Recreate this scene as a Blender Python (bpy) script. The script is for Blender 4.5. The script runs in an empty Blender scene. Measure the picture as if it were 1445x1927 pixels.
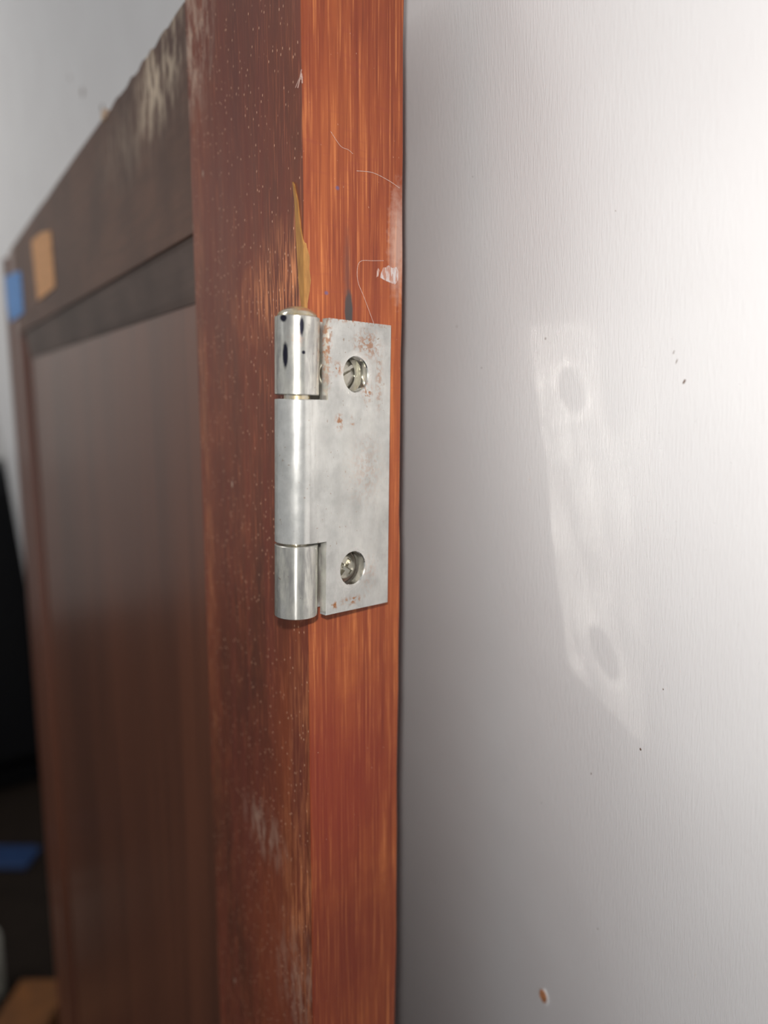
import bpy, bmesh, math, random
from mathutils import Vector, Matrix

SC = bpy.context.scene
COL = SC.collection
random.seed(7)

# ------------------------------------------------------------------ camera, world, lights, exposure
MM = 0.001
cam_d = bpy.data.cameras.new('camera')
cam = bpy.data.objects.new('camera', cam_d)
COL.objects.link(cam)
RIGHT = Vector((0.826187, -0.563369, 0.005449)).normalized()
FWD = Vector((0.55739077, 0.81593534, -0.15350913)).normalized()
RIGHT = (RIGHT - FWD * RIGHT.dot(FWD)).normalized()
UP = RIGHT.cross(FWD).normalized()
M = Matrix((RIGHT, UP, -FWD)).transposed().to_4x4()
CAM = Vector((-0.05765, -0.10853, 0.01115))
M.translation = CAM
cam.matrix_world = M
cam_d.sensor_fit = 'AUTO'
cam_d.sensor_width = 36
cam_d.lens = 1310.0 / 1927.0 * 36
cam_d.clip_start = 0.002
cam_d.clip_end = 20
cam_d.dof.use_dof = True
cam_d.dof.focus_distance = 0.121
cam_d.dof.aperture_fstop = 9.0
SC.camera = cam

world = bpy.data.worlds.new('world')
SC.world = world
world.use_nodes = True
bg = world.node_tree.nodes['Background']
bg.inputs[0].default_value = (0.95, 0.97, 1.0, 1)
bg.inputs[1].default_value = 0.32

def light(name, kind, loc, energy, color, **kw):
    d = bpy.data.lights.new(name, kind)
    d.energy = energy
    d.color = color
    for k, v in kw.items():
        setattr(d, k, v)
    o = bpy.data.objects.new(name, d)
    o.location = loc
    COL.objects.link(o)
    return o

# the phone's lamp, 13 mm from its lens
FLASH = CAM + RIGHT * -0.0035 + UP * 0.013
light('phone_lamp', 'POINT', FLASH, 0.51, (1.0, 0.97, 0.935), shadow_soft_size=0.0016)
# the room's ceiling light
o = light('ceiling_light', 'AREA', (-0.75, 0.60, 0.95), 2.7, (1.0, 0.98, 0.95), shape='RECTANGLE', size=0.4, size_y=0.6, spread=math.radians(110))
o.rotation_euler = (Vector((0.03, 0.75, 0.25)) - o.location).to_track_quat('-Z', 'Y').to_euler()

o = light('back_wall_fill', 'AREA', (-0.5, 1.35, 0.7), 2.1, (1.0, 0.94, 0.88), shape='RECTANGLE', size=0.4, size_y=0.4, spread=math.radians(130))  # added fill lamp, brightens the back wall mirrored in the door panel
o.rotation_euler = (Vector((-0.45, 1.9, 0.1)) - o.location).to_track_quat('-Z', 'Y').to_euler()

SC.view_settings.view_transform = 'Standard'
SC.view_settings.look = 'None'
SC.view_settings.exposure = 0.0
SC.view_settings.gamma = 1.0
SC.view_settings.use_curve_mapping = False
SC.cycles.use_denoising = True
SC.cycles.caustics_reflective = True
SC.cycles.blur_glossy = 0.0
SC.cycles.sample_clamp_indirect = 0.0
SC.cycles.max_bounces = 8
SC.cycles.use_guiding = True

# ------------------------------------------------------------------ helpers
def tag(o, label=None, cat=None, group=None, kind=None):
    if label: o['label'] = label
    if cat: o['category'] = cat
    if group: o['group'] = group
    if kind: o['kind'] = kind
    return o

def obj(name, bm, mat, parent=None, smooth=False, bevel=0.0, segs=2):
    me = bpy.data.meshes.new(name)
    bmesh.ops.recalc_face_normals(bm, faces=bm.faces)
    bm.to_mesh(me)
    bm.free()
    o = bpy.data.objects.new(name, me)
    COL.objects.link(o)
    if mat: me.materials.append(mat)
    if parent: o.parent = parent
    if smooth:
        for p in me.polygons: p.use_smooth = True
    if bevel:
        b = o.modifiers.new('bevel', 'BEVEL')
        b.width = bevel; b.segments = segs; b.limit_method = 'ANGLE'
        b.angle_limit = math.radians(35)
        b.harden_normals = False
    return o

def empty(name, loc=(0, 0, 0), parent=None):
    o = bpy.data.objects.new(name, None)
    o.empty_display_size = 0.01
    COL.objects.link(o)
    o.location = loc
    if parent: o.parent = parent
    return o

def box(bm, x0, x1, y0, y1, z0, z1):
    vs = [bm.verts.new((x, y, z)) for x in (x0, x1) for y in (y0, y1) for z in (z0, z1)]
    for f in ((0, 1, 3, 2), (4, 6, 7, 5), (0, 4, 5, 1), (2, 3, 7, 6), (0, 2, 6, 4), (1, 5, 7, 3)):
        bm.faces.new([vs[i] for i in f])
    return bm

def prism(bm, pts, axis, a, b):
    """closed polygon pts (2D) swept along axis from a to b"""
    def v(p, t):
        return {'x': (t, p[0], p[1]), 'y': (p[0], t, p[1]), 'z': (p[0], p[1], t)}[axis]
    A = [bm.verts.new(v(p, a)) for p in pts]
    B = [bm.verts.new(v(p, b)) for p in pts]
    n = len(pts)
    bm.faces.new(A); bm.faces.new(list(reversed(B)))
    for i in range(n):
        bm.faces.new((A[i], B[i], B[(i + 1) % n], A[(i + 1) % n]))
    return bm

# ------------------------------------------------------------------ node helpers
class NT:
    def __init__(s, name):
        s.m = bpy.data.materials.new(name)
        s.m.use_nodes = True
        s.t = s.m.node_tree
        s.b = s.t.nodes['Principled BSDF']
        s.out = s.t.nodes['Material Output']
        s._pos = None
    def n(s, typ, ins=None, **kw):
        nd = s.t.nodes.new(typ)
        for k, v in kw.items(): setattr(nd, k, v)
        for k, v in (ins or {}).items():
            s.put(nd.inputs[k], v)
        return nd
    def put(s, sock, v):
        if isinstance(v, bpy.types.NodeSocket): s.t.links.new(v, sock)
        elif isinstance(v, bpy.types.Node): s.t.links.new(v.outputs[0], sock)
        else:
            if hasattr(sock.default_value, '__len__') and isinstance(v, tuple) and len(v) == 3 and len(sock.default_value) == 4:
                v = (*v, 1)
            sock.default_value = v
    def pos(s):
        if not s._pos: s._pos = s.n('ShaderNodeNewGeometry').outputs['Position']
        return s._pos
    def obj(s):
        return s.n('ShaderNodeTexCoord').outputs['Object']
    def scale(s, v, sc, off=(0, 0, 0)):
        return s.n('ShaderNodeMapping', {0: v, 'Scale': sc, 'Location': off}).outputs[0]
    def noise(s, v, scale=1.0, detail=3, rough=0.55, dist=0.0):
        return s.n('ShaderNodeTexNoise', {'Vector': v, 'Scale': scale, 'Detail': detail, 'Roughness': rough, 'Distortion': dist}).outputs[0]
    def ramp(s, f, stops, interp='LINEAR'):
        r = s.n('ShaderNodeValToRGB', {0: f})
        r.color_ramp.interpolation = interp
        e = r.color_ramp.elements
        while len(e) < len(stops): e.new(0.5)
        for el, (p, c) in zip(e, stops):
            el.position = p
            el.color = (c, c, c, 1) if isinstance(c, (int, float)) else (*c, 1)
        return r.outputs[0]
    def mix(s, f, a, b, blend='MIX'):
        m = s.n('ShaderNodeMix', data_type='RGBA', blend_type=blend)
        s.put(m.inputs[0], f); s.put(m.inputs[6], a); s.put(m.inputs[7], b)
        return m.outputs[2]
    def math(s, op, a, b=0.0, c=0.0):
        m = s.n('ShaderNodeMath', operation=op)
        s.put(m.inputs[0], a); s.put(m.inputs[1], b); s.put(m.inputs[2], c)
        return m.outputs[0]
    def sep(s, v):
        x = s.n('ShaderNodeSeparateXYZ', {0: v})
        return x.outputs[0], x.outputs[1], x.outputs[2]
    def blob(s, v, c, r, soft=0.5, wob=0.0, wscale=400):
        """mask 1 inside an ellipsoid centred c with radii r (a stain of its own shape)"""
        mp = s.n('ShaderNodeMapping', {0: v, 'Location': tuple(-ci / ri for ci, ri in zip(c, r)), 'Scale': tuple(1 / ri for ri in r)}).outputs[0]
        ln = s.n('ShaderNodeVectorMath', {0: mp}, operation='LENGTH').outputs['Value']
        if wob:
            ln = s.math('ADD', ln, s.math('MULTIPLY', s.math('SUBTRACT', s.noise(v, wscale, 3), 0.5), wob))
        return s.n('ShaderNodeMapRange', {0: ln, 1: 1 + soft, 2: 1 - soft, 3: 0.0, 4: 1.0}).outputs[0]
    def bump(s, h, strength=0.3, dist=0.0001, normal=None):
        ins = {'Height': h, 'Strength': strength, 'Distance': dist}
        if normal is not None: ins['Normal'] = normal
        return s.n('ShaderNodeBump', ins).outputs[0]
    def set(s, **kw):
        names = dict(col='Base Color', rough='Roughness', metal='Metallic', norm='Normal', coat='Coat Weight',
                     coatr='Coat Roughness', spec='Specular IOR Level', sheen='Sheen Weight')
        for k, v in kw.items(): s.put(s.b.inputs[names[k]], v)
        return s.m

def simple(name, col, rough=0.6, metal=0.0, nscale=60, amt=0.15, spec=0.5):
    t = NT(name)
    f = t.noise(t.pos(), nscale, 4)
    c = t.mix(t.ramp(f, [(0.3, 0.0), (0.7, 1.0)]), tuple(x * (1 - amt) for x in col), tuple(min(1, x * (1 + amt)) for x in col))
    return t.set(col=c, rough=rough, metal=metal, spec=spec)

# ------------------------------------------------------------------ materials
def wood_edge():
    """the long-grain board edge that carries the hinge: orange red stain, fine vertical lines"""
    t = NT('stained_wood_edge'); p = t.pos()
    q = t.scale(p, (1.0, 1.0, 0.022))
    wob = t.noise(t.scale(p, (60, 60, 14)), 1.0, 2)
    qx = t.n('ShaderNodeVectorMath', {0: q, 1: t.n('ShaderNodeVectorMath', {0: wob, 1: (0.0012, 0, 0)}, operation='MULTIPLY').outputs[0]}, operation='ADD').outputs[0]
    fine = t.noise(qx, 2100, 3, 0.6)
    mid = t.noise(qx, 700, 3, 0.55)
    broad = t.noise(t.scale(p, (90, 90, 22)), 1.0, 4, 0.6)
    cross = t.noise(t.scale(p, (160, 160, 1100)), 1.0, 2, 0.5)
    c = t.ramp(broad, [(0.30, (0.28, 0.062, 0.028)), (0.5, (0.37, 0.090, 0.033)), (0.70, (0.48, 0.135, 0.042))])
    c = t.mix(t.ramp(mid, [(0.35, 0.6), (0.56, 0.0)]), c, (0.22, 0.042, 0.022))
    c = t.mix(t.ramp(fine, [(0.54, 0.0), (0.74, 0.8)]), c, (0.85, 0.30, 0.10))
    c = t.mix(t.ramp(fine, [(0.28, 0.75), (0.45, 0.0)]), c, (0.15, 0.03, 0.018))
    c = t.mix(t.ramp(cross, [(0.55, 0.0), (0.75, 0.28)]), c, (0.30, 0.06, 0.04))
    # a redder, darker band half-way down and at the foot
    c = t.mix(t.math('MULTIPLY', t.blob(p, (0.006, 0, -0.063), (0.012, 0.05, 0.018), 0.6, 0.9, 180), 0.65), c, (0.25, 0.036, 0.024))
    c = t.mix(t.math('MULTIPLY', t.blob(p, (0.007, 0, -0.100), (0.011, 0.05, 0.015), 0.6, 0.9, 180), 0.6), c, (0.18, 0.03, 0.02))
    # grey bruise above the leaf, blue specks, white dust
    c = t.mix(t.math('MULTIPLY', t.blob(t.scale(p, (1, 1, 1)), (0.0087, 0, 0.0275), (0.0008, 0.01, 0.0033), 0.2, 0.35, 900), 1.0), c, (0.075, 0.066, 0.064))
    c = t.mix(t.math('MULTIPLY', t.blob(p, (0.0084, 0, 0.034), (0.0006, 0.01, 0.006), 0.6, 1.2, 700), 0.5), c, (0.13, 0.06, 0.05))
    for bx, bz in ((0.0042, 0.0300), (0.0065, 0.0475)):
        c = t.mix(t.math('MULTIPLY', t.blob(p, (bx, 0, bz), (0.00035, 0.01, 0.0003), 0.4), 0.7), c, (0.12, 0.11, 0.24))
    dust = t.ramp(t.noise(t.scale(p, (1, 1, 0.6)), 1900, 2, 0.6), [(0.735, 0.0), (0.76, 0.8)])
    c = t.mix(dust, c, (0.75, 0.45, 0.32))
    haze = t.math('MULTIPLY', t.blob(p, (0.0192, 0, 0.040), (0.0016, 0.01, 0.0075), 0.6, 1.4, 900), 0.45)
    c = t.mix(haze, c, (0.72, 0.56, 0.48))
    h = t.math('ADD', t.math('MULTIPLY', fine, 0.6), t.math('MULTIPLY', mid, 0.5))
    return t.set(col=c, rough=t.ramp(mid, [(0.3, 0.5), (0.7, 0.36)]), norm=t.bump(h, 0.35, 0.00012), spec=0.3, coat=0.05, coatr=0.3)

def wood_face():
    """the varnished face: dark red brown with fine dust specks and scuffs"""
    t = NT('varnished_wood_face'); p = t.pos()
    wob = t.noise(t.scale(p, (30, 30, 9)), 1.0, 2)
    q = t.n('ShaderNodeVectorMath', {0: t.scale(p, (1, 1, 0.06)), 1: t.n('ShaderNodeVectorMath', {0: wob, 1: (0, 0.0035, 0)}, operation='MULTIPLY').outputs[0]}, operation='ADD').outputs[0]
    fine = t.noise(q, 1700, 3, 0.6)
    mid = t.noise(q, 300, 4, 0.6)
    broad = t.noise(t.scale(p, (34, 34, 12)), 1.0, 4, 0.65)
    c = t.ramp(broad, [(0.34, (0.120, 0.044, 0.029)), (0.5, (0.195, 0.057, 0.032)), (0.68, (0.27, 0.071, 0.035))])
    c = t.mix(t.ramp(mid, [(0.34, 0.6), (0.55, 0.0)]), c, (0.22, 0.055, 0.036))
    c = t.mix(t.ramp(fine, [(0.54, 0.0), (0.78, 0.6)]), c, (0.70, 0.22, 0.10))
    # worn lighter grain by the corner, above the hinge and near the foot
    streak = t.ramp(t.noise(q, 1300, 3, 0.6), [(0.47, 0.0), (0.60, 1.0)])
    for cc, rr, k in (((0, 0.006, 0.033), (0.02, 0.011, 0.007), 0.75), ((0, 0.017, 0.030), (0.02, 0.010, 0.005), 0.5),
                      ((0, 0.003, -0.085), (0.02, 0.007, 0.020), 0.6), ((0, 0.0035, -0.047), (0.02, 0.004, 0.012), 0.45), ((0, 0.05, -0.01), (0.02, 0.0025, 0.07), 0.35)):
        m = t.math('MULTIPLY', t.math('MULTIPLY', t.blob(p, cc, rr, 0.7, 0.9, 260), streak), k)
        c = t.mix(m, c, (0.95, 0.36, 0.15))
    # dark streaks of dirt, pale scuffs
    for cc, rr, k in (((0, 0.0055, -0.056), (0.02, 0.0022, 0.016), 0.6), ((0, 0.030, -0.075), (0.02, 0.010, 0.020), 0.4), ((0, 0.03, 0.062), (0.02, 0.016, 0.024), 0.55)):
        c = t.mix(t.math('MULTIPLY', t.blob(p, cc, rr, 0.8, 1.2, 160), k), c, (0.15, 0.042, 0.034))
    scuff = t.noise(t.scale(p, (1, 1, 0.35)), 420, 4, 0.65)
    for cc, rr, k in (((0, 0.022, -0.0815), (0.02, 0.0075, 0.0045), 0.45), ((0, 0.006, -0.108), (0.02, 0.008, 0.010), 0.3), ((0, 0.066, 0.088), (0.02, 0.016, 0.012), 0.9), ((0, 0.052, 0.090), (0.02, 0.010, 0.014), 0.5)):
        m = t.math('MULTIPLY', t.math('MULTIPLY', t.blob(p, cc, rr, 0.8, 1.0, 300), t.ramp(scuff, [(0.44, 0.0), (0.60, 1.0)])), k)
        c = t.mix(m, c, (0.72, 0.52, 0.40))
    vor = t.n('ShaderNodeTexVoronoi', {'Vector': t.scale(p, (1, 1, 0.55)), 'Scale': 1250.0, 'Randomness': 1.0})
    pick = t.sep(vor.outputs['Color'])[0]
    dot = t.math('MULTIPLY', t.ramp(vor.outputs['Distance'], [(0.10, 1.0), (0.20, 0.0)]), t.ramp(pick, [(0.74, 0.0), (0.97, 0.9)]))
    c = t.mix(dot, c, (0.95, 0.55, 0.36))
    vor2 = t.n('ShaderNodeTexVoronoi', {'Vector': t.scale(p, (1, 1, 0.35)), 'Scale': 260.0, 'Randomness': 1.0})
    pick2 = t.sep(vor2.outputs['Color'])[1]
    dot2 = t.math('MULTIPLY', t.ramp(vor2.outputs['Distance'], [(0.05, 1.0), (0.09, 0.0)]), t.ramp(pick2, [(0.86, 0.0), (0.95, 0.6)]))
    c = t.mix(dot2, c, (1.0, 0.80, 0.62))
    h = t.math('ADD', t.math('MULTIPLY', fine, 0.5), t.math('ADD', mid, t.math('MULTIPLY', dot, 0.8)))
    return t.set(col=c, rough=t.ramp(mid, [(0.3, 0.48), (0.7, 0.36)]), norm=t.bump(h, 0.25, 0.00012), spec=0.35, coat=0.10, coatr=0.25)

def wood_rail(name, base, dark):
    """rail boards: greyer, dustier brown; grain along the rail, worn pale patches at the top"""
    t = NT(name); p = t.pos()
    q = t.scale(p, (1, 0.08, 1))
    mid = t.noise(q, 500, 4, 0.6)
    broad = t.noise(p, 26, 4, 0.6)
    c = t.mix(t.ramp(broad, [(0.35, 0.0), (0.65, 1.0)]), dark, base)
    c = t.mix(t.ramp(mid, [(0.35, 0.5), (0.6, 0.0)]), c, dark)
    scr = t.noise(t.n('ShaderNodeMapping', {0: p, 'Rotation': (0.35, 0, 0), 'Scale': (1, 1.0, 0.28)}).outputs[0], 330, 4, 0.6)
    for cc, rr, k in (((0, 0.078, 0.090), (0.03, 0.012, 0.009), 0.95), ((0, 0.10, 0.084), (0.03, 0.03, 0.009), 0.2), ((0, 0.062, 0.093), (0.03, 0.006, 0.008), 0.5)):
        m = t.math('MULTIPLY', t.math('MULTIPLY', t.blob(p, cc, rr, 0.7, 0.9, 140), t.ramp(scr, [(0.44, 0.0), (0.60, 1.0)])), k)
        c = t.mix(m, c, (0.85, 0.68, 0.50))
    return t.set(col=c, rough=0.52, norm=t.bump(mid, 0.2, 0.00012), spec=0.4, coat=0.1, coatr=0.4)

def wood_panel():
    t = NT('varnished_wood_panel'); p = t.pos()
    q = t.scale(p, (1, 1, 0.05))
    mid = t.noise(q, 120, 4, 0.55)
    broad = t.noise(t.scale(p, (1, 1, 0.15)), 22, 3, 0.5)
    c = t.ramp(broad, [(0.35, (0.145, 0.056, 0.034)), (0.65, (0.205, 0.074, 0.042))])
    c = t.mix(t.ramp(mid, [(0.35, 0.45), (0.6, 0.0)]), c, (0.085, 0.036, 0.025))
    return t.set(col=c, rough=0.36, norm=t.bump(mid, 0.05, 0.0001), spec=0.4, coat=0.5, coatr=0.28)

def metal(name, mirror, dull=(0.62, 0.62, 0.58), mott=0.0, stains=(), darks=(), met=0.55, rgh=0.42, grough=0.05, wavy=0.04, aniso=0.0, dulls=(), rims=()):
    """zinc-plated steel: a satin layer with some mirror left in it, rust specks"""
    t = NT(name); p = t.obj()
    w = t.pos()
    cloud = t.noise(p, 260, 4, 0.6)
    grain = t.noise(t.scale(p, (1, 1, 0.25)), 3500, 3, 0.6)
    c = t.mix(t.ramp(cloud, [(0.35, 0.0), (0.65, 1.0)]), tuple(x * 0.80 for x in dull), tuple(min(1, x * 1.12) for x in dull))
    c = t.mix(t.ramp(grain, [(0.3, 0.25), (0.5, 0.0)]), c, (0.42, 0.40, 0.36))
    rustn = t.noise(p, 1500, 3, 0.6)
    rustm = None
    for cc, rr, k in stains:
        m = t.math('MULTIPLY', t.math('MULTIPLY', t.blob(p, cc, rr, 0.6, 0.8, 700), t.ramp(rustn, [(0.48, 0.0), (0.56, 1.0)])), k)
        rustm = m if rustm is None else t.math('MAXIMUM', rustm, m)
    speck = t.ramp(t.noise(p, 1300, 2, 0.5), [(0.70, 0.0), (0.73, 0.7)])
    c = t.mix(speck, c, (0.30, 0.20, 0.13))
    if rustm is not None:
        c = t.mix(rustm, c, (0.42, 0.17, 0.06))
    dk = None
    for cc, rr in darks:
        m = t.blob(p, cc, rr, 0.25, 0.5, 900)
        dk = m if dk is None else t.math('MAXIMUM', dk, m)
    if mott:
        st_ = t.ramp(t.noise(t.scale(p, (1, 1, 0.16)), 900, 4, 0.65), [(0.44, 0.0), (0.60, 1.0)])
        c = t.mix(t.math('MULTIPLY', st_, mott), c, (0.20, 0.195, 0.21))
    if dk is not None: c = t.mix(dk, c, (0.02, 0.02, 0.035))
    nrm = t.bump(t.math('ADD', t.math('MULTIPLY', cloud, 0.25), t.math('MULTIPLY', grain, 0.35)), 0.12, 0.00005)
    t.set(col=c, rough=rgh, metal=met, norm=nrm, spec=0.6)
    gl = t.n('ShaderNodeBsdfAnisotropic', {'Color': (0.92, 0.91, 0.86, 1), 'Roughness': grough, 'Anisotropy': aniso, 'Rotation': 0.0})
    if aniso:
        tg = t.n('ShaderNodeTangent', direction_type='RADIAL', axis='Z').outputs[0]
        t.put(gl.inputs['Tangent'], tg)
    wav = t.bump(t.noise(t.scale(p, (1, 1, 0.3)), 420, 2, 0.5), wavy, 0.00012)
    t.put(gl.inputs['Normal'], wav)
    f = t.ramp(t.noise(t.scale(p, (1, 1, 0.35)), 330, 3, 0.55), [(0.36, mirror * 0.35), (0.62, min(1, mirror * 1.35))])
    if rustm is not None:
        f = t.math('MULTIPLY', f, t.math('SUBTRACT', 1.0, rustm))
    if dk is not None: f = t.math('MULTIPLY', f, t.math('SUBTRACT', 1.0, dk))
    if mott: f = t.math('MULTIPLY', f, t.math('SUBTRACT', 1.0, t.math('MULTIPLY', st_, mott)))
    for cc, rr, k in dulls:
        f = t.math('MULTIPLY', f, t.math('SUBTRACT', 1.0, t.math('MULTIPLY', t.blob(p, cc, rr, 0.45, 0.7, 500), k)))
    for cc, r0, r1 in rims:
        ln = t.n('ShaderNodeVectorMath', {0: t.n('ShaderNodeMapping', {0: p, 'Location': (-cc[0], 0, -cc[2]), 'Scale': (1, 0, 1)}).outputs[0]}, operation='LENGTH').outputs['Value']
        ring = t.n('ShaderNodeMapRange', {0: ln, 1: r1, 2: r0, 3: 0.0, 4: 0.42}).outputs[0]
        f = t.math('MINIMUM', t.math('ADD', f, ring), 0.9)
    mx = t.n('ShaderNodeMixShader', {0: f, 1: t.b.outputs[0], 2: gl.outputs[0]})
    t.t.links.new(mx.outputs[0], t.out.inputs[0])
    return t.m

def laminate():
    """white melamine with a pressed vertical grain"""
    t = NT('white_grained_laminate'); p = t.pos()
    r = t.n('ShaderNodeMapping', {0: p, 'Rotation': (math.radians(-3), 0, 0), 'Scale': (0.0, 3000, 330)}).outputs[0]
    g = t.noise(r, 1.0, 3, 0.5, 0.5)
    fade = t.noise(p, 30, 2)
    c = t.mix(t.ramp(fade, [(0.3, 0.0), (0.7, 1.0)]), (0.80, 0.785, 0.785), (0.84, 0.83, 0.83))
    vor = t.n('ShaderNodeTexVoronoi', {'Vector': p, 'Scale': 75.0})
    pk = t.sep(vor.outputs['Color'])[0]
    sp = t.math('MULTIPLY', t.ramp(vor.outputs['Distance'], [(0.012, 1.0), (0.022, 0.0)]), t.ramp(pk, [(0.6, 0.0), (0.8, 0.6)]))
    c = t.mix(sp, c, (0.3, 0.25, 0.22))
    gg = t.ramp(g, [(0.25, 0.0), (0.75, 1.0)])
    return t.set(col=c, rough=0.38, norm=t.bump(gg, 0.6, 0.000075), spec=0.35)

M_edge = wood_edge(); M_face = wood_face(); M_panel = wood_panel()
M_rail = wood_rail('dusty_brown_rail', (0.18, 0.088, 0.056), (0.10, 0.050, 0.034))
M_bev = wood_rail('dark_moulding', (0.15, 0.098, 0.078), (0.09, 0.058, 0.046))
M_lam = laminate()

# ------------------------------------------------------------------ the setting
P0, TILT = 0.042, 0.092          # face of the white panel: x = P0 - TILT*z
def px(z): return P0 - TILT * z
FLOOR = -0.56
bm = bmesh.new()
z0, z1, y0, y1 = FLOOR, 0.62, -0.32, 0.95
prism(bm, [(px(z0), z0), (px(z0) + 0.018, z0), (px(z1) + 0.018, z1), (px(z1), z1)], 'y', y0, y1)
tag(obj('wall_right', bm, M_lam, bevel=0.0006), 'white laminate cabinet side with fine pressed vertical grain, beside the red-brown door', kind='structure')
bm = bmesh.new(); box(bm, -1.4, 0.9, -0.9, 1.9, FLOOR - 0.02, FLOOR)
tag(obj('floor', bm, simple('dark_brown_floor', (0.014, 0.009, 0.006), 0.8, nscale=30, spec=0.15)), 'dark brown floor', kind='structure')
bm = bmesh.new(); box(bm, -1.4, 0.9, 1.9, 1.95, FLOOR, 1.3)
tag(obj('wall_back', bm, simple('grey_wall_paint', (0.62, 0.61, 0.59), 0.8)), 'dim grey back wall', kind='structure')

# ------------------------------------------------------------------ the door
T, W, ZT = 0.0203, 0.397, 0.0978
door = empty('cabinet_door', (0, 0, FLOOR))
tag(door, 'red-brown stained wooden cabinet door with a recessed panel, standing edge-on beside the white laminate', 'door')
H = ZT - FLOOR                     # heights below are above the door's foot
def zz(z): return z - FLOOR

SW = 0.0535
# near stile: slightly uneven arrises, so its outline is not ruler straight
def wavy_stile(name, y0, y1, parent):
    bm = bmesh.new()
    n = 110
    prof = []
    e = 0.00022
    base = [(0, y0 + e), (e * 0.35, y0 + e * 0.35), (e, y0), (T - e, y0), (T, y0 + e), (T, y1), (0.0, y1)]
    rng = random.Random(3)
    rows = []
    ph = [rng.uniform(0, 6.28) for _ in range(6)]
    for i in range(n + 1):
        z = H * i / n
        j = 0.00010 * (math.sin(z * 95 + ph[0]) + 0.6 * math.sin(z * 230 + ph[1]) + 0.35 * math.sin(z * 610 + ph[2]))
        k = 0.00004 * (math.sin(z * 140 + ph[3]) + 0.7 * math.sin(z * 390 + ph[4]))
        row = []
        for b, (x, y) in enumerate(base):
            if b in (3, 4): x += j
            if b in (0, 1): x += k
            row.append(bm.verts.new((x, y, z)))
        rows.append(row)
    m = len(base)
    for a, b in zip(rows, rows[1:]):
        for i in range(m):
            bm.faces.new((a[i], a[(i + 1) % m], b[(i + 1) % m], b[i]))
    bm.faces.new(rows[0]); bm.faces.new(list(reversed(rows[-1])))
    me_o = obj(name, bm, M_face, parent)
    me_o.data.materials.append(M_edge)
    for p in me_o.data.polygons:
        if p.normal.y < -0.45: p.material_index = 1
    return me_o
st = wavy_stile('stile', 0.0, SW, door)
st['label'] = 'red-brown stile carrying the hinge on its orange edge'
# far stile with two grooves
g = 0.0035
pts = [(0.0, 0.397), (0.0, 0.389), (g, 0.381), (0.0006, 0.371), (0.0002, 0.349), (g + 0.001, 0.341), (0.0025, 0.331), (T, 0.331), (T, 0.397)]
bm = bmesh.new(); prism(bm, pts, 'z', 0, H)
o = obj('stile', bm, M_panel, door, bevel=0.0004); o['label'] = 'dark grooved stile at the far side'
# rails, their mouldings, the panel
YR0, YR1 = SW + 0.0001, 0.3309
RW = 0.0485
rng = random.Random(11)
top = []
yy = YR1 + 0.015
while yy > YR0:
    amp = 0.0009 if yy < 0.14 else 0.0004
    top.append((yy, H - rng.random() ** 2 * amp))
    yy -= rng.uniform(0.002, 0.006) if yy < 0.14 else rng.uniform(0.008, 0.02)
top.append((YR0, H - 0.0003))
bm = bmesh.new(); prism(bm, [(YR0, zz(ZT - RW)), (YR1 + 0.015, zz(ZT - RW))] + top, 'x', 0.0001, T)
# jagged top arris
o = obj('rail', bm, M_rail, door, bevel=0.0003)
o['label'] = 'dusty brown top rail with a scuffed upper edge'
bm = bmesh.new(); box(bm, 0.0001, T, YR0, YR1, 0.0, 0.062)
obj('rail', bm, M_rail, door, bevel=0.0006)
bm = bmesh.new()
pr = [(0.0007, zz(ZT - RW - 0.0001)), (0.0011, zz(ZT - RW - 0.0012)), (0.0026, zz(0.0372)), (0.0031, zz(0.0352)), (T - 0.002, zz(0.0352)), (T - 0.002, zz(ZT - RW - 0.0001))]
prism(bm, pr, 'y', YR0, YR1)
o = obj('moulding', bm, M_bev, door); o['label'] = 'dark grey-brown sloping moulding under the top rail'
bm = bmesh.new(); box(bm, 0.0034, T - 0.003, YR0, YR1, 0.0622, zz(0.0351))
obj('panel', bm, M_panel, door)

bm = bmesh.new(); prism(bm, [(0.1300, zz(0.0975)), (0.1275, zz(0.0990)), (0.1255, zz(0.0984)), (0.1262, zz(0.0962)), (0.1285, zz(0.0958))], 'x', -0.0006, 0.001)
o = obj('splinter', bm, simple('pale_splinter', (0.75, 0.55, 0.40), 0.7), door); o['label'] = 'pale splinter on the top edge'
# stickers on the rail
def decal(name, pts, mat, parent, axis='x', off=-0.0003, th=0.0003):
    bm = bmesh.new()
    prism(bm, pts, axis, off, off + th)
    return obj(name, bm, mat, parent)
t_ = simple('tan_paper', (0.80, 0.42, 0.20), 0.75, nscale=300, amt=0.2)
b_ = simple('blue_paper', (0.17, 0.36, 0.72), 0.7, nscale=200, amt=0.15)
o = decal('sticker', [(0.2785, zz(0.0878)), (0.250, zz(0.0865)), (0.2275, zz(0.0830)), (0.2255, zz(0.0597)), (0.2718, zz(0.0592))], t_, door); o['label'] = 'tan sticker on the rail'
o = decal('sticker', [(0.386, zz(0.0865)), (0.335, zz(0.0820)), (0.321, zz(0.080)), (0.322, zz(0.0585)), (0.378, zz(0.0590)), (0.388, zz(0.070))], b_, door); o['label'] = 'light blue sticker at the far corner'

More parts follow.
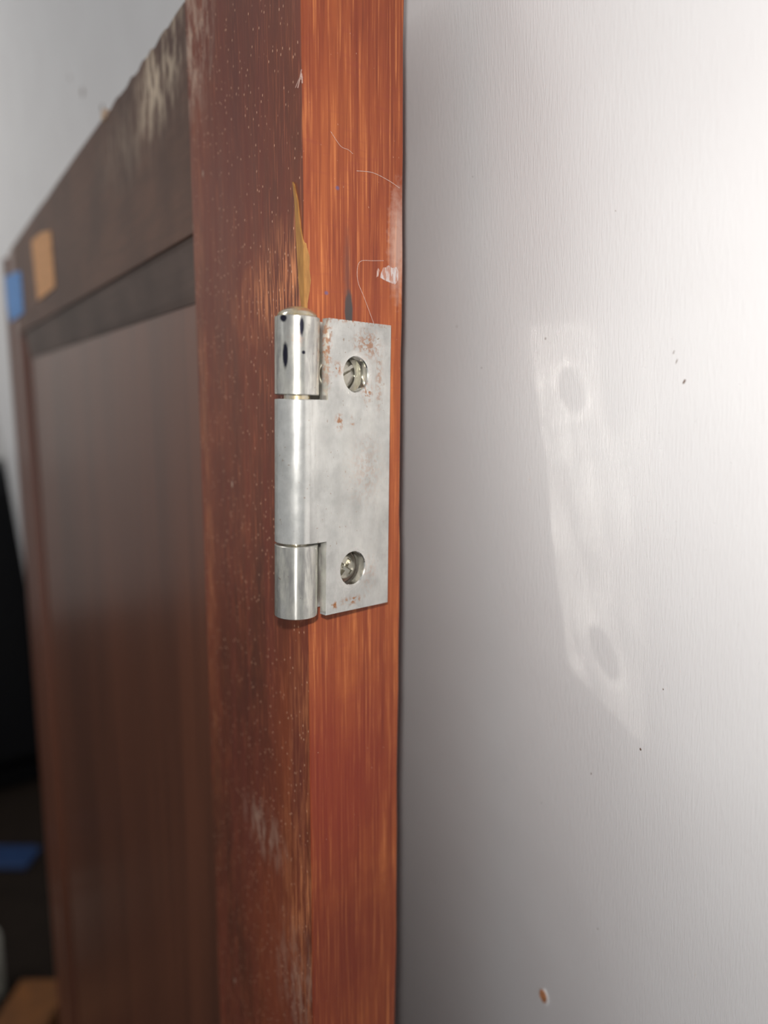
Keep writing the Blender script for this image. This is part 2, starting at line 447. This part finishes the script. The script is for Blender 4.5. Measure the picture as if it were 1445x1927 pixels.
# bare wood where the varnish has split off the corner
t = NT('bare_tan_wood'); p = t.pos()
f = t.noise(t.scale(p, (1, 1, 0.15)), 1500, 4)
M_bare = t.set(col=t.ramp(f, [(0.3, (0.33, 0.15, 0.04)), (0.7, (0.58, 0.29, 0.08))]), rough=0.6, norm=t.bump(f, 0.4, 0.0001))
L_ = [(0.0036, 0.0482), (0.0030, 0.0455), (0.0026, 0.041), (0.0022, 0.036), (0.0018, 0.032), (0.0013, 0.029), (0.0006, 0.0268)]
R_ = [(0.0032, 0.0478), (0.0020, 0.0450), (0.0010, 0.0405), (-0.0002, 0.0372), (-0.0002, 0.033), (-0.0002, 0.030), (-0.0002, 0.0266)]
bm = bmesh.new()
pl = [(a, zz(b)) for a, b in L_] + [(a, zz(b)) for a, b in reversed(R_)]
prism(bm, pl, 'x', -0.00025, 0.0004)
ed = [(-0.00018, 0.0372), (0.0004, 0.0370), (0.0009, 0.0355), (0.0008, 0.0335), (0.0011, 0.0318), (0.0008, 0.0300), (0.0004, 0.0280), (0.0001, 0.0267), (-0.00018, 0.0266)]
prism(bm, [(a, zz(b)) for a, b in ed], 'y', -0.00025, 0.0004)
o = obj('bare_wood_patch', bm, M_bare, door); o['label'] = 'tan splinter of bare wood along the corner'

# dried white paint
t = NT('dried_white_paint'); p = t.pos()
f = t.noise(t.scale(p, (1, 1, 0.2)), 1700, 4, 0.6)
M_wp = t.set(col=t.ramp(f, [(0.45, (0.50, 0.24, 0.17)), (0.56, (0.66, 0.58, 0.56))]), rough=0.7, norm=t.bump(f, 0.4, 0.0001))
def decal_y(name, pts, mat, th=0.00007):
    bm = bmesh.new(); prism(bm, [(x * MM, zz(z * MM)) for x, z in pts], 'y', -th, 0.0001)
    return obj(name, bm, mat, door)
o = decal_y('paint_smear', [(15.3, 33.7), (15.6, 34.6), (16.0, 35.5), (16.6, 35.6), (17.1, 36.0), (18.0, 35.6), (18.9, 35.9), (19.3, 35.2), (19.3, 33.6), (18.6, 32.8), (17.6, 33.0), (16.4, 33.3)], M_wp)
o['label'] = 'dried white paint smear'
o = decal_y('paint_smear', [(14.5, 33.6), (14.6, 34.8), (14.9, 35.3), (15.2, 34.9), (14.9, 33.9)], M_wp)

# ------------------------------------------------------------------ the hinge
R = 0.00368; TH = 0.0015; YAW = 0.225; LEAN = 0.02
hinge = empty('hinge', (-0.0039, -0.0037, zz(0.0)), door)
hinge.rotation_euler = (0, LEAN, 0)
hinge['label'] = 'closed zinc-plated butt hinge on the door edge'

leaf_stains = (((0.0135, -0.0013, 0.0215), (0.0028, 0.006, 0.0022), 0.75), ((0.0165, -0.001, 0.0160), (0.0008, 0.006, 0.0050), 0.6),
               ((0.0135, -0.0013, 0.0135), (0.0012, 0.006, 0.0016), 1.0), ((0.0065, -0.0020, 0.0170), (0.0012, 0.006, 0.0010), 1.0),
               ((0.0070, -0.002, 0.0082), (0.0008, 0.006, 0.0012), 0.9), ((0.0098, -0.002, 0.0083), (0.0006, 0.006, 0.0008), 0.9), ((0.0044, -0.0025, 0.0205), (0.0006, 0.006, 0.006), 0.8),
               ((0.0105, -0.0015, -0.0235), (0.0022, 0.006, 0.0007), 1.0), ((0.0064, -0.002, -0.0237), (0.0006, 0.006, 0.0006), 1.0),
               ((0.0135, -0.001, -0.0005), (0.0040, 0.006, 0.005), 0.3), ((0.0145, -0.001, -0.019), (0.0015, 0.006, 0.003), 0.35), ((0.008, -0.0015, 0.0255), (0.010, 0.006, 0.0006), 1.0))
M_leaf = metal('satin_zinc_leaf', 0.38, (0.60, 0.60, 0.575), met=0.62, rgh=0.38, stains=leaf_stains,
    dulls=(((0.0125, -0.001, 0.0225), (0.0062, 0.02, 0.0036), 0.7), ((0.0055, -0.001, 0.002), (0.0026, 0.02, 0.020), 0.55), ((0.0125, -0.001, -0.002), (0.003, 0.02, 0.006), 0.25)),
    rims=(((0.0107, 0, 0.01635), 0.0030, 0.0044), ((0.0104, 0, -0.0177), 0.0030, 0.0044)))
M_barrel = metal('bright_zinc_knuckle', 0.55, (0.68, 0.66, 0.58), stains=(((-0.0017, -0.0034, 0.0215), (0.0009, 0.003, 0.0013), 0.6),), mott=0.6, met=0.72, rgh=0.34, grough=0.26, wavy=0.10, aniso=0.6,
  darks=(((-0.0031, -0.0020, 0.0187), (0.00032, 0.0008, 0.0020)), ((-0.0033, -0.0016, 0.0245), (0.0005, 0.0008, 0.0006)), ((-0.0010, -0.0035, 0.0232), (0.00035, 0.0008, 0.0014)), ((-0.0007, -0.0036, 0.0192), (0.0003, 0.0006, 0.0003))))
M_back = metal('tarnished_zinc', 0.30, (0.50, 0.46, 0.38))
M_screw = metal('nickel_screw', 0.22, (0.42, 0.39, 0.31), met=0.8, rgh=0.3)
M_pin = metal('yellowed_brass_pin', 0.55, (0.62, 0.50, 0.28))

def leaf_mesh(yaw, side, rows_knuckle, holes, zlo, zhi, U0, U1, dz_right=0.0, dz_top=0.0, mirror=False, twist=0.0):
    """one sheet: flat leaf in (u, v, z) with round holes, plus rolled knuckles about the axis.
    yaw: direction of the leaf in the xy-plane; the sheet is tangent to the roll."""
    s = -1.0 if not mirror else 1.0
    def P(u, v, z):
        # u along the leaf from the tangent point, v = 0 outer face .. TH inner face
        yw = yaw + twist * (z / 0.025)
        ca, sa = math.cos(yw), math.sin(yw)
        nx, ny = (sa, -ca) if not mirror else (-sa, ca)     # outward normal of outer face
        r = R - v
        return Vector((nx * r + ca * u, ny * r + sa * u, z))
    bm = bmesh.new()
    # --- flat sheet: grid in u,z whose cells avoid the holes, ring patches around each hole
    rh = holes[0][2]
    cell = rh * 1.28
    zs = sorted(set([zlo, zhi] + [h[1] - cell for h in holes] + [h[1] + cell for h in holes] + [z for k in rows_knuckle for z in k]))
    us = sorted(set([U0, U1] + [holes[0][0] - cell, holes[0][0] + cell]))
    cache = {}
    def V(u, v, z):
        zc = z
        if z == zlo: zc = z + dz_right * (u / U1)
        if z == zhi: zc = z + dz_top * (u / U1)
        k = (round(u, 7), round(v, 7), round(z, 7))
        if k not in cache: cache[k] = bm.verts.new(P(u, v, zc))
        return cache[k]
    hole_cells = []
    for h in holes: hole_cells.append((holes[0][0] - cell, h[1] - cell, h))
    for v, flip in ((0.0, False), (TH, True)):
        for i in range(len(us) - 1):
            for j in range(len(zs) - 1):
                u0, u1, a, b = us[i], us[i + 1], zs[j], zs[j + 1]
                hc = [h for (hu, hz, h) in hole_cells if abs(hu - u0) < 1e-6 and hz - 1e-6 <= a and b <= hz + 2 * cell + 1e-6]
                if hc: continue
                bm.faces.new([V(u0, v, a), V(u1, v, a), V(u1, v, b), V(u0, v, b)])
    N = 48
    for (hu, hz, h) in hole_cells:
        uc, zc_, r = h
        rings = {}
        for v in (0.0, TH):
            for tag_, rr in (('hole', r),):
                pass
        def sq(a):
            c, s_ = math.cos(a), math.sin(a)
            k = cell / max(abs(c), abs(s_))
            return c * k, s_ * k
        ctr_u = holes[0][0]
        chamf = 0.00016
        prof = [('o', 0.0), ('a', 0.0), ('b', chamf), ('c', TH)]
        R_ = []
        for kind, v in prof:
            row = []
            for i in range(N):
                a = 2 * math.pi * i / N + math.pi / 4
                if kind == 'o':
                    du, dz = sq(a); row.append(bm.verts.new(P(ctr_u + du, v, zc_ + dz)))
                else:
                    rr = r + (chamf if kind == 'a' else 0.0)
                    row.append(bm.verts.new(P(uc + rr * math.cos(a), v, zc_ + rr * math.sin(a))))
            R_.append(row)
        row = []
        for i in range(N):
            a = 2 * math.pi * i / N + math.pi / 4
            du, dz = sq(a); row.append(bm.verts.new(P(ctr_u + du, TH, zc_ + dz)))
        R_.append(row)
        for A, B in zip(R_, R_[1:]):
            for i in range(N):
                bm.faces.new((A[i], A[(i + 1) % N], B[(i + 1) % N], B[i]))
    # rims of the sheet
    for j in range(len(zs) - 1):
        a, b = zs[j], zs[j + 1]
        bm.faces.new([V(U1, 0, a), V(U1, TH, a), V(U1, TH, b), V(U1, 0, b)])
        if not any(k[0] - 1e-7 <= a and b <= k[1] + 1e-7 for k in rows_knuckle):
            bm.faces.new([V(U0, 0, a), V(U0, 0, b), V(U0, TH, b), V(U0, TH, a)])
    for z in (zlo, zhi):
        for i in range(len(us) - 1):
            bm.faces.new([V(us[i], 0, z), V(us[i + 1], 0, z), V(us[i + 1], TH, z), V(us[i], TH, z)])
    # --- rolled knuckles
    for k0, k1 in rows_knuckle:
        ring = []
        NS = 72
        seq = []
        # outer face from the leaf's left edge to the tangent point, then around the roll ~325 deg
        for z in (k0, k1):
            pass
        def section(z):
            yw = yaw + twist * (z / 0.025)
            ca, sa = math.cos(yw), math.sin(yw)
            out, inn = [], []
            M_ = 4
            for i in range(M_):
                u = U0 * (1 - i / M_)
                out.append(P(u, 0, z)); inn.append(P(u, TH, z))
            a0 = math.atan2(-ca, sa) if not mirror else math.atan2(ca, -sa)
            sweep = math.radians(322) * (-1 if not mirror else 1)
            for i in range(NS + 1):
                a = a0 + sweep * i / NS
                out.append(Vector((R * math.cos(a), R * math.sin(a), z)))
                inn.append(Vector(((R - TH) * math.cos(a), (R - TH) * math.sin(a), z)))
            return out, inn
        zr = [k0, k0 + 0.00012, k1 - 0.00012, k1]
        layers = []
        for idx, z in enumerate(zr):
            o_, i_ = section(z)
            layers.append((o_, i_))
        def shrink(v, am):   # small rounded lip at the knuckle ends
            d = Vector((v.x, v.y, 0)); l = d.length
            return v - d / l * am if l > 1e-6 else v
        LO = []
        for idx, (o_, i_) in enumerate(layers):
            am = 0.00012 if idx in (0, 3) else 0.0
            oo = [bm.verts.new(shrink(v, am) if n_ >= 4 else v) for n_, v in enumerate(o_)]
            ii = [bm.verts.new(v) for v in i_]
            LO.append((oo, ii))
        n = len(LO[0][0])
        for (A, AI), (B, BI) in zip(LO, LO[1:]):
            for i in range(n - 1):
                bm.faces.new((A[i], A[i + 1], B[i + 1], B[i]))
                bm.faces.new((AI[i], BI[i], BI[i + 1], AI[i + 1]))
            bm.faces.new((A[-1], AI[-1], BI[-1], B[-1]))
        for L0 in (LO[0], LO[-1]):
            for i in range(n - 1):
                bm.faces.new((L0[0][i], L0[1][i], L0[1][i + 1], L0[0][i + 1]))
    bmesh.ops.remove_doubles(bm, verts=bm.verts, dist=2e-6)
    return bm

def shade_auto(o, deg=30):
    me = o.data
    for p in me.polygons: p.use_smooth = True
    bm = bmesh.new(); bm.from_mesh(me)
    for e in bm.edges:
        if len(e.link_faces) == 2 and e.calc_face_angle(0) > math.radians(deg): e.smooth = False
        if len(e.link_faces) != 2: e.smooth = False
    bm.to_mesh(me); bm.free()

U1 = 0.0191; U0 = 0.0036
H1, H2 = 0.01635, -0.0177
fl = obj('front_leaf', leaf_mesh(YAW, 1, [(-0.0121, 0.0118)], [(0.0102, H1, 0.00295), (0.0100, H2, 0.00295)], -0.0250, 0.0250, U0, U1, dz_right=-0.0006, dz_top=0.0005, twist=0.022), M_leaf, hinge)
shade_auto(fl); fl['label'] = 'grey front leaf with two screw holes'
bl = obj('back_leaf', leaf_mesh(0.0, 1, [(-0.0250, -0.0125), (0.0125, 0.0250)], [(0.0103, H1, 0.0019), (0.0103, H2, 0.0019)], -0.0250, 0.0250, 0.0025, 0.0185, mirror=True), M_barrel, hinge)
shade_auto(bl); bl['label'] = 'back leaf with bright upper and lower knuckles'

def lathe(bm, prof, n=48, ax=(0, 0), close=True):
    rows = []
    for r, z in prof:
        if r < 1e-7: rows.append([bm.verts.new((ax[0], ax[1], z))])
        else: rows.append([bm.verts.new((ax[0] + r * math.cos(2 * math.pi * i / n), ax[1] + r * math.sin(2 * math.pi * i / n), z)) for i in range(n)])
    for A, B in zip(rows, rows[1:]):
        for i in range(n):
            j = (i + 1) % n
            if len(A) == 1: bm.faces.new((A[0], B[i], B[j]))
            elif len(B) == 1: bm.faces.new((A[i], A[j], B[0]))
            else: bm.faces.new((A[i], A[j], B[j], B[i]))
    return bm
rp = R - TH - 0.00002
prof = [(0, -0.0259), (0.0012, -0.0258), (0.0020, -0.0255), (0.0024, -0.02508), (rp, -0.02502), (rp, 0.0250), (0.0031, 0.02505), (0.00325, 0.0253), (0.0030, 0.0257), (0.0023, 0.0262), (0.0013, 0.0266), (0, 0.0267)]
o = obj('pin', lathe(bmesh.new(), prof), M_pin, hinge); shade_auto(o, 50); o['label'] = 'domed yellowish hinge pin'

def screw(x, z, rot, name='screw', kind='cross', HT=0.0015):
    """domed head with a driver recess, axis along y, standing on the back leaf"""
    bm = bmesh.new()
    NR, NA, RS = 40, 120, 0.0034
    rows = []
    for i in range(NR + 1):
        r = RS * i / NR
        row = []
        for j in range(NA):
            a = 2 * math.pi * j / NA
            u, v = r * math.cos(a), r * math.sin(a)
            h = HT * (1 - (r / RS) ** 2.6) ** 0.6 + 0.00025
            if kind == 'cross':
                for (c, s_) in ((u, v), (v, u)):
                    if abs(c) < 0.00175 and abs(s_) < 0.00038:
                        h = min(h, HT - 0.0009 + 0.0006 * abs(c) / 0.00175)
            else:
                if abs(v) < 0.0004: h = min(h, HT - 0.0007)
            ca, sa = math.cos(rot), math.sin(rot)
            row.append(bm.verts.new((x + u * ca - v * sa, -h, z + u * sa + v * ca)))
        rows.append(row)
    for A, B in zip(rows, rows[1:]):
        for j in range(NA):
            bm.faces.new((A[j], A[(j + 1) % NA], B[(j + 1) % NA], B[j]))
    base = [bm.verts.new((v.co.x, 0.0004, v.co.z)) for v in rows[-1]]
    for j in range(NA):
        bm.faces.new((rows[-1][j], rows[-1][(j + 1) % NA], base[(j + 1) % NA], base[j]))
    bm.faces.new(base)
    bmesh.ops.remove_doubles(bm, verts=bm.verts, dist=1e-7)
    o = obj(name, bm, M_screw, hinge)
    o.location = (0, R - TH, 0)
    shade_auto(o, 32)
    return o
# scale of heads: they sit 1.5 mm off the wood, on the back leaf
o = screw(0.0089, H1 + 0.0001, 0.5, kind='slot'); o['label'] = 'slotted screw seen through the upper hole'
o = screw(0.0098, H2 - 0.0001, 0.9, kind='cross', HT=0.00185); o['label'] = 'cross-head screw seen through the lower hole'

# ------------------------------------------------------------------ cobweb threads on the edge
M_web = simple('pale_cobweb', (0.62, 0.42, 0.36), 0.7)
def thread(pts, r=0.00004, name='cobweb_thread'):
    P = [Vector(p) * MM for p in pts]
    Q = []
    for i in range(len(P) - 1):                      # smooth curve through the points
        a, b, c, d = P[max(i - 1, 0)], P[i], P[i + 1], P[min(i + 2, len(P) - 1)]
        for k in range(8):
            t = k / 8
            Q.append(0.5 * ((2 * b) + (c - a) * t + (2 * a - 5 * b + 4 * c - d) * t * t + (3 * b - a - 3 * c + d) * t ** 3))
    Q.append(P[-1])
    bm = bmesh.new(); rows = []
    for i, q in enumerate(Q):
        t = (Q[min(i + 1, len(Q) - 1)] - Q[max(i - 1, 0)]).normalized()
        n = t.cross(Vector((0, 1, 0))).normalized(); b = t.cross(n)
        rr = r * (0.75 + 0.5 * math.sin(i * 1.7) ** 2)
        rows.append([bm.verts.new(q + (n * math.cos(k * math.pi / 3) + b * math.sin(k * math.pi / 3)) * rr) for k in range(6)])
    for A, B in zip(rows, rows[1:]):
        for k in range(6): bm.faces.new((A[k], A[(k + 1) % 6], B[(k + 1) % 6], B[k]))
    bm.faces.new(rows[0]); bm.faces.new(list(reversed(rows[-1])))
    return obj(name, bm, M_web, smooth=True)
y = -0.06
for pts, r, lab in (
    ([(5.2, y, 56.2), (7.1, y, 54.3), (8.6, y, 54.0), (9.6, y, 53.5)], 0.00004, 'short pale cobweb thread near the top of the orange door edge'),
    ([(10.3, y, 50.9), (13.6, y, 51.2), (17.0, y, 50.5), (19.5, y, 49.6)], 0.00006, 'pale cobweb thread running across the door edge to its right arris'),
    ([(16.1, y, 36.7), (13.6, y, 36.4), (11.3, y, 36.1), (10.5, y, 34.9), (10.6, y, 32.5), (11.9, y, 29.9), (13.9, y - .2, 25.4)], 0.00005, 'hooked cobweb thread hanging down to the top of the hinge'),
):
    tag(thread(pts, r), lab, 'cobweb', 'cobweb threads on the door edge')
tuft = thread([(-0.05, 2.3, 62.5), (-0.07, 1.4, 63.1), (-0.08, 0.7, 63.5), (-0.06, 0.1, 64.5)], 0.00006, 'cobweb_tuft')
w2 = thread([(-0.05, 1.5, 62.2), (-0.10, 0.8, 63.0), (-0.10, 0.1, 63.9), (-0.02, -0.02, 62.4)], 0.00009, 'strand'); w2.parent = tuft
w3 = thread([(-0.08, 0.5, 63.2), (-0.14, 0.2, 63.4), (-0.02, -0.03, 63.2)], 0.00016, 'strand'); w3.parent = tuft
tag(tuft, 'tiny white cobweb tuft on the upper left corner of the door edge', 'cobweb')

# ------------------------------------------------------------------ marks on the white laminate
W_ = bpy.data.objects['wall_right']
def on_wall(y, z, h=0.0): return Vector((px(z) - h, y, z))
# knocked-out chip that bares the board
M_chip = simple('raw_particle_board', (0.55, 0.24, 0.11), 0.85, nscale=1400, amt=0.45)
M_lip = simple('torn_white_laminate', (0.93, 0.92, 0.90), 0.5)
def crater(y, z, rw, rh, seed):
    rng = random.Random(seed)
    n = 14; bm = bmesh.new()
    rim = []; mid = []
    for i in range(n):
        a = 2 * math.pi * i / n
        k = rng.uniform(0.82, 1.15)
        p = on_wall(y + rw * k * math.cos(a), z + rh * k * math.sin(a), -0.0002)
        rim.append(bm.verts.new(p))
        k *= 0.72
        mid.append(bm.verts.new(on_wall(y + rw * k * math.cos(a), z + rh * k * math.sin(a), 0.00025 + rng.uniform(0, 0.0003))))
    c = bm.verts.new(on_wall(y, z, 0.0002))
    for i in range(n):
        j = (i + 1) % n
        bm.faces.new((rim[i], rim[j], mid[j], mid[i])); bm.faces.new((mid[i], mid[j], c))
    o = obj('chip', bm, M_chip, W_); o['label'] = 'orange-brown chip in the laminate'
    bm = bmesh.new()
    rows = []
    for i in range(7):
        a = math.radians(-70 + 150 * i / 6)
        rows.append([bm.verts.new(on_wall(y - rw * k * math.cos(a), z + rh * k * math.sin(a), h)) for k, h in ((0.98, 0.0001), (1.14, 0.0003), (1.32, -0.0001))])
    for A, B in zip(rows, rows[1:]):
        for i in range(2): bm.faces.new((A[i], A[i + 1], B[i + 1], B[i]))
    obj('chip_rim', bm, M_lip, W_, smooth=True)
crater(-0.0125, -0.1240, 0.0012, 0.0019, 5)
M_speck = simple('brown_speck', (0.16, 0.10, 0.07), 0.7)
def speck(y, z, ry, rz, tilt=0.0):
    bm = bmesh.new(); n = 10
    rim = []
    rng = random.Random(int(abs(y * 1e6)))
    for i in range(n):
        a = 2 * math.pi * i / n; k = rng.uniform(0.75, 1.2)
        u, v = ry * k * math.cos(a), rz * k * math.sin(a)
        rim.append(bm.verts.new(on_wall(y + u * math.cos(tilt) - v * math.sin(tilt), z + u * math.sin(tilt) + v * math.cos(tilt), -0.00002)))
    c = bm.verts.new(on_wall(y, z, 0.00012))
    for i in range(n): bm.faces.new((rim[i], rim[(i + 1) % n], c))
    obj('speck', bm, M_speck, W_)
for a in ((-0.0424, -0.0367, 0.00013, 0.00018), (-0.0380, -0.0499, 0.00022, 0.00028), (-0.0269, -0.0601, 0.00012, 0.00034, 0.25), (0.0002, 0.0547, 0.0002, 0.00008),
          (-0.0001, 0.0185, 0.00022, 0.00010), (-0.0329, 0.0416, 0.0001, 0.0001), (-0.0134, -0.0736, 0.0001, 0.0001), (-0.0453, 0.0147, 0.00020, 0.00055, 0.5), (-0.0440, 0.0178, 0.00008, 0.0005, 0.4), (-0.0435, 0.0192, 0.00006, 0.0004, 0.4),
          (0.279, 0.1609, 0.0024, 0.0022), (0.2485, 0.1442, 0.0020, 0.0022), (0.30, 0.1745, 0.001, 0.0018)):
    speck(*a)

# ------------------------------------------------------------------ the dim room beyond the door's far edge
M_black = simple('black_plastic', (0.004, 0.004, 0.005), 0.6, spec=0.2)
cab = empty('black_cabinet', (0.02, 1.10, FLOOR))
tag(cab, 'narrow black cabinet standing upright on the dark floor beyond the door', 'cabinet')
bm = bmesh.new(); box(bm, -0.11, 0.11, -0.105, 0.12, 0.03, 0.478)
obj('body', bm, M_black, cab, bevel=0.03, segs=5)
bm = bmesh.new(); box(bm, -0.10, 0.10, -0.117, -0.1, 0.05, 0.45)
d_ = obj('door', bm, M_black, cab, bevel=0.004)
bm = bmesh.new(); box(bm, -0.095, -0.087, -0.130, -0.117, 0.22, 0.30)
obj('handle', bm, M_black, d_, bevel=0.002)
bm = bmesh.new(); box(bm, -0.10, 0.10, -0.09, 0.11, 0.0, 0.03)
obj('plinth', bm, M_black, cab)

blue = empty('blue_strip', (-0.095, 0.885, FLOOR)); blue.rotation_euler = (0, 0, -0.6)
M_blue = simple('blue_plastic', (0.012, 0.036, 0.11), 0.5)
bm = bmesh.new(); box(bm, 0.06, 0.153, -0.020, 0.020, 0.0, 0.007)
obj('strip_body', bm, M_blue, blue, bevel=0.002)
bm = bmesh.new(); box(bm, 0.065, 0.148, 0.012, 0.018, 0.0068, 0.0085)
obj('raised_edge', bm, M_blue, blue, bevel=0.0004)
tag(blue, 'flat blue strip lying on the dark floor in front of the black cabinet', 'strip')

crate = empty('orange_box', (-0.030, 0.515, FLOOR)); crate.rotation_euler = (0, 0, -0.6)
tag(crate, 'small orange-brown cardboard box on the floor by the door\'s far foot', 'box')
M_or = simple('orange_card', (0.15, 0.050, 0.006), 0.7, nscale=80, amt=0.25)
bm = bmesh.new(); box(bm, -0.004, 0.040, -0.04, 0.04, 0.0, 0.040)
obj('box_body', bm, M_or, crate, bevel=0.0015)
bm = bmesh.new(); box(bm, -0.0055, 0.0415, -0.0415, 0.0415, 0.030, 0.042)
obj('lid', bm, M_or, crate, bevel=0.0015)
pot = empty('white_bottle', (-0.036, 0.60, FLOOR))
tag(pot, 'small white plastic bottle standing left of the orange-brown box', 'bottle')
M_wt = simple('white_plastic', (0.45, 0.44, 0.38), 0.5)
obj('bottle_body', lathe(bmesh.new(), [(0, 0), (0.013, 0), (0.014, 0.002), (0.014, 0.060), (0.011, 0.068), (0.006, 0.073), (0.006, 0.078), (0, 0.078)]), M_wt, pot, smooth=True)
obj('cap', lathe(bmesh.new(), [(0, 0.0785), (0.0075, 0.0785), (0.0075, 0.090), (0.0065, 0.092), (0, 0.092)]), M_wt, pot, smooth=True)
